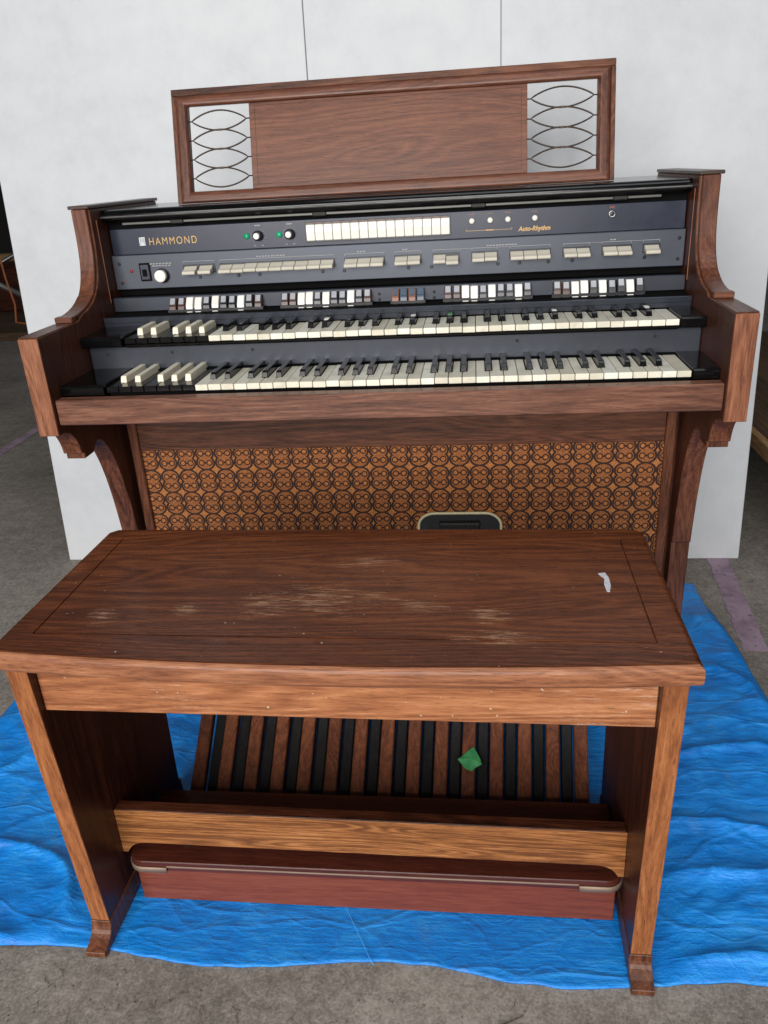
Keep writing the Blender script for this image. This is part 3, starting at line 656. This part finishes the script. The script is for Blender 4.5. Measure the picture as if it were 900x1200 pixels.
for s in (-1, 1):
    n = 7
    pts = [q for q in (tip[:7] if s < 0 else tip[7:14])]
    if s < 0: path = [(-.3775, -.40)] + pts + [(-.313, -.4705)]
    else: path = [(.316, -.4705)] + pts + [(.3805, -.40)]
    b = bmesh.new(); prev = None
    for x, y in path:
        cur = [b.verts.new((x, y, z)) for z in (.0772, .0878)]
        if prev: b.faces.new((prev[0], cur[0], cur[1], prev[1]))
        prev = cur
    r = bmesh.ops.extrude_face_region(b, geom=list(b.faces)); vs = [v for v in r['geom'] if isinstance(v, bmesh.types.BMVert)]
    for v in vs:
        c = Vector((.0015, -.39)); d = (Vector((v.co.x, v.co.y)) - c); v.co.x -= math.copysign(.0012, d.x) ; v.co.y += .0014
    obj('corner_strip', b, 'trim', pd, True)
obj('edge_strip', box(-.312, .315, -.4700, -.4662, .0876, .0905, .0006), 'trim', pd)
for x in (-.29, .255): obj('screw', lathe([(.0042, -.001), (.0042, .001), (.002, .0015)], (x, -.432, .0975), 'z', 10), 'rubber', pd)
def pbar(wd, dz, th):
    up = [(-.325, .027), (-.30, .0405), (-.12, .1395), (-.08, .153), (-.03, .158), (.1, .158)]
    return mesh_of(prism([(y, z + dz) for y, z in up] + [(y, z + dz - th) for y, z in reversed(up)], 'x', -wd / 2, wd / 2, .002))
pm_ = pbar(.0235, 0, .024); sm_ = pbar(.0195, -.013, .022)
def pedal(name, me, k, dx, m):
    a = -.075 * k / 7                     # the pedals fan out slightly towards the organ
    o = link(name, me, pd, (.0055 + k * .0483 + dx - .29 * a * -1 * -1, 0, random.uniform(-.001, .001)), m); o.rotation_euler.z = a
    o.location.x = .0055 + k * .0483 + dx + math.sin(a) * (-.29) - wo(pd).x; return o
for i in range(15): pedal('natural_pedal', pm_, i - 7, 0, W('ped', 'y'))
for i in range(14): pedal('sharp_pedal', sm_, i - 6.5, .002 if i == 0 else 0, W('pedk', 'y'))
obj('rear_frame', box(-.37, .372, .085, .105, .0032, .16), W('deep', 'x'), pd)
obj('heel_block', box(-.35, .352, -.33, -.318, .03, .0765), 'blackmat', pd)
for s in (-1, 1): pass
# green scrap
sc = bmesh.new(); q = [(x_, y_ + .036) for x_, y_ in [(.134, -.252), (.142, -.244), (.150, -.236), (.157, -.231), (.162, -.228), (.168, -.238), (.174, -.250), (.176, -.258), (.166, -.261), (.158, -.266), (.146, -.262), (.139, -.256)]]
def sz(x, y): return .0700 + (y + .25) * .55 + .010 * ((x - .156) / .02) ** 2 * .5 + .0015
ct = sc.verts.new((.157, -.212, sz(.157, -.212) + .0025)); vs = [sc.verts.new((x, y, sz(x, y))) for x, y in q]
for k in range(len(vs)): sc.faces.new((ct, vs[k], vs[(k + 1) % len(vs)]))
r = bmesh.ops.extrude_face_region(sc, geom=list(sc.faces))
for v in r['geom']:
    if isinstance(v, bmesh.types.BMVert): v.co.z += .0008
tag(obj('plastic_scrap', sc, 'scrap'), 'small green plastic scrap lying on the wooden foot pedals', 'scrap')

# ------------------------------------------------------------------ bench
BO = Vector((-.0027, -.40, .003))
bn = thing('organ_bench', 'worn dark wooden organ bench with bow fronted seat on the tarpaulin', 'bench', BO, -.0116)
ORG[bn.name] = Vector((0, 0, 0))     # parts below are written in the bench's own frame
def bo(name, bm, m, par=None, smooth=False):
    o = link(name, mesh_of(bm, smooth), par or bn, None, m); return o
# own frame: x across, y relative to -.40, z relative to floor
def leg_profile():
    p = bez((-.1375, .0395), (-.134, .026), (-.142, .014), (-.163, .0105), 7)
    return p
for s in (-1, 1):
    a, b = sorted((s * .411, s * .3825))
    front = [(-.167, .5205), (-.1355, .040)]
    back = [(.168, .040), (.176, .5205)]
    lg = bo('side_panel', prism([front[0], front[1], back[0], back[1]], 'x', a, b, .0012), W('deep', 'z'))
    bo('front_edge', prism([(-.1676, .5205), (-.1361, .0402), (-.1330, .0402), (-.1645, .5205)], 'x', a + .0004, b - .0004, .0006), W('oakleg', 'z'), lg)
    pf = leg_profile(); foot = [(-.168, .0), (-.168, .0095)] + pf[::-1] + [(.172, .0395), (.174, .0105), (.176, .0)]
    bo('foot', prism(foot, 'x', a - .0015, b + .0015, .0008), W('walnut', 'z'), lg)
bo('apron', box(-.3822, .3822, -.150, -.130, .4400, .5205, .0012), W('oak', 'x'))
bo('rear_apron', box(-.3822, .3822, .150, .168, .4400, .5205, .0012), W('deep', 'x'))
st = [(-.3822, .1825), (-.3822, .098)] + bez((-.3740, .098), (-.366, .113), (-.358, .1185), (-.335, .1185), 8) + bez((.335, .1185), (.358, .1185), (.366, .113), (.3740, .098), 8) + [(.3822, .098), (.3822, .1825)]
sto = bo('stretcher', prism(st, 'y', -.0565, -.036, .0012), W('deep', 'x')); bo('lit_face', prism(st, 'y', -.058, -.0566, .0004), W('ash', 'x'), sto)  # lighter front over dark wood: lit and shaded sides put into the colour
# seat with bow front, rounded nose and scored border line
def seat():
    n = 24; pts = []
    for i in range(n + 1):
        t = -1 + 2 * i / n; pts.append((.421 * t, -.183 - .0185 * (1 - t * t)))
    pts += [(.421, -.16), (.418, .165), (.405, .178), (-.405, .178), (-.418, .165), (-.421, -.16)]
    bm = prism(pts, 'z', .5207, .5490)
    es = [e for e in bm.edges if e.calc_face_angle(0) > .6 and (abs(e.verts[0].co.z - e.verts[1].co.z) < .001)]
    bmesh.ops.bevel(bm, geom=es, offset=.0085, segments=5, affect='EDGES', profile=.5)
    return bm
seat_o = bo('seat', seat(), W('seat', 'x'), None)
cut = bmesh.new(); gx0, gx1, gy0, gy1, gw = -.380, .378, -.137, .140, .0011
for q in ((gx0, gx1, gy0 - gw, gy0 + gw), (gx0, gx1, gy1 - gw, gy1 + gw), (gx0 - gw, gx0 + gw, gy0 - gw, gy1 + gw), (gx1 - gw, gx1 + gw, gy0 - gw, gy1 + gw)):
    box(*q, .5465, .56, bm=cut)
cm = mesh_of(cut); co_ = bpy.data.objects.new('cutter', cm); C.objects.link(co_); co_.matrix_world = Matrix.Translation(BO) @ Matrix.Rotation(-.0116, 4, 'Z')
bpy.context.view_layer.update()
md = seat_o.modifiers.new('b', 'BOOLEAN'); md.operation = 'DIFFERENCE'; md.object = co_; md.solver = 'EXACT'; md.use_self = True
dg = bpy.context.evaluated_depsgraph_get(); nm_ = bpy.data.meshes.new_from_object(seat_o.evaluated_get(dg)); seat_o.modifiers.clear(); seat_o.data = nm_
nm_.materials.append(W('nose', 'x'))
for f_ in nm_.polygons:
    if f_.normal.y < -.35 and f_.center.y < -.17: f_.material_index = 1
bpy.data.objects.remove(co_)
# peeled sticker on the seat
sk = bmesh.new(); q = [(.331, .030), (.3405, .032), (.3435, .018), (.3430, -.004), (.3395, -.020), (.3360, -.019), (.3350, .000), (.3375, .016), (.3340, .022)]
vs = [sk.verts.new((x + .0027, y, .5491)) for x, y in q]; sk.faces.new(vs); r = bmesh.ops.extrude_face_region(sk, geom=list(sk.faces))
for v in r['geom']:
    if isinstance(v, bmesh.types.BMVert): v.co.z += .0006
bo('sticker_remnant', sk, 'stick', None)

# ------------------------------------------------------------------ surroundings
# right: low wooden platform
pl = thing('wooden_platform', 'low wooden platform with a pale board edge beyond the white partition', 'platform', (1.7, 1.2, 0))
for i in range(4): obj('board', box(1.035 + i * .2, 1.232 + i * .2, .2, 2.6, .236, .26, .002), W('dull', 'y'), pl)
obj('edge_board', box(1.012, 1.034, .2, 2.6, .215, .2615, .002), W('tan', 'y'), pl)
for x in (1.12, 1.72):
    for y in (.3, 2.45): obj('leg', box(x, x + .06, y, y + .06, 0, .2358), W('dull', 'z'), pl)
# left: boards, frame, pipes
tag(obj('plywood_sheet', box(-6.2, -2.9, 4.45, 7.2, .0, .06), W('dull', 'x')), 'large brown plywood sheet lying on the floor behind the partition', 'plywood')
tr_ = thing('scaffold_frame', 'grey steel scaffold frame with leaning braces in the dark behind the partition', 'scaffold', (-3.9, 5.2, .06))
obj('post', tube([(-3.60, 5.2, .06), (-3.50, 5.2, 1.5)], .028, 8), 'pipe', tr_, True)
obj('post', tube([(-4.5, 5.2, .06), (-4.5, 5.2, 1.5)], .028, 8), 'pipe', tr_, True)
obj('brace', tube([(-4.5, 5.15, .72), (-3.52, 5.15, .21)], .026, 8), 'pipe', tr_, True)
obj('brace', tube([(-4.5, 5.25, .2), (-3.50, 5.25, .62)], .018, 8), 'steel', tr_, True)
obj('crossbar', tube([(-4.52, 5.2, 1.3), (-3.3, 5.2, 1.3)], .022, 8), 'pipe', tr_, True)
tag(obj('wooden_beam', box(-4.6, -3.48, 5.60, 5.72, .485, .545, .006), W('tan', 'x')), 'rough tan wooden beam resting on the dark crate behind the scaffold', 'beam')
tag(obj('dark_crate', box(-4.6, -3.45, 5.55, 6.3, .06, .4848, .01), W('deep', 'x')), 'dark wooden crate carrying a beam behind the scaffold', 'crate')
tag(obj('orange_cord', tube([(-3.62, 5.0, .56), (-3.60, 4.98, .40), (-3.56, 4.96, .2), (-3.55, 4.9, .066), (-3.40, 4.8, .066), (-3.2, 4.85, .066)], .008, 6), 'orange'), 'thin orange cord hanging from the scaffold onto the plywood', 'cord')
# small debris on the bare floor
random.seed(3)
db = bmesh.new()
for i in range(420):
    x = random.uniform(-.65, .85); y = random.uniform(-.86, -.59); s = random.choice((.0008, .001, .0016));
    t = bmesh.new(); bmesh.ops.create_icosphere(t, subdivisions=1, radius=s)
    for v in t.verts: v.co = Vector((v.co.x * random.uniform(.7, 1.8), v.co.y * random.uniform(.7, 1.5), v.co.z * .6)) + Vector((x, y, s * .4))
    join(db, t)
for i in range(110):
    x = random.uniform(-.65, .85); y = random.uniform(-.86, -.585); a = random.uniform(0, 6.28); L = random.uniform(.006, .022)
    tube([(x, y, .001), (x + L * .5 * math.cos(a), y + L * .5 * math.sin(a), .0018), (x + L * math.cos(a + .3), y + L * math.sin(a + .3), .001)], .0005, 4, bm=db)
d = obj('grit', db, 'twig'); d['kind'] = 'stuff'; d['label'] = 'loose grit and fibres scattered on the concrete'
tag(obj('plastic_strand', tube([(-.035, -.463, .0075), (-.020, -.490, .0085), (-.004, -.518, .0085), (.012, -.546, .007), (.016, -.551, .004)], .0005, 5), P('strand', lin(80, 165, 228), .5)), 'thin pale blue plastic strand across the tarpaulin in front of the pedalboard', 'strand')
chips = [(-.155, -.675), (-.118, -.69), (-.162, -.70), (-.09, -.705), (.32, -.66)]
for i, (x, y) in enumerate(chips):
    t = bmesh.new(); bmesh.ops.create_icosphere(t, subdivisions=1, radius=.0035)
    for v in t.verts: v.co = Vector((v.co.x * random.uniform(.6, 1.5), v.co.y * random.uniform(.6, 1.3), v.co.z * .5)) + Vector((x, y, .0014))
    tag(obj('paint_chip', t, 'chip'), 'tiny white chip on the bare concrete in front of the tarpaulin', 'chip', 'white chips on the concrete')
tag(obj('twig', tube([(.18, -.64, .002), (.20, -.628, .003), (.228, -.612, .002)], [.0012, .0016, .001], 5), 'twig'), 'long thin dry twig on concrete near the tarpaulin edge', 'twig')
tag(obj('twig', tube([(.36, -.66, .003), (.372, -.635, .004)], [.002, .0025], 5), 'rubber'), 'short dark twig stub on bare concrete', 'twig')
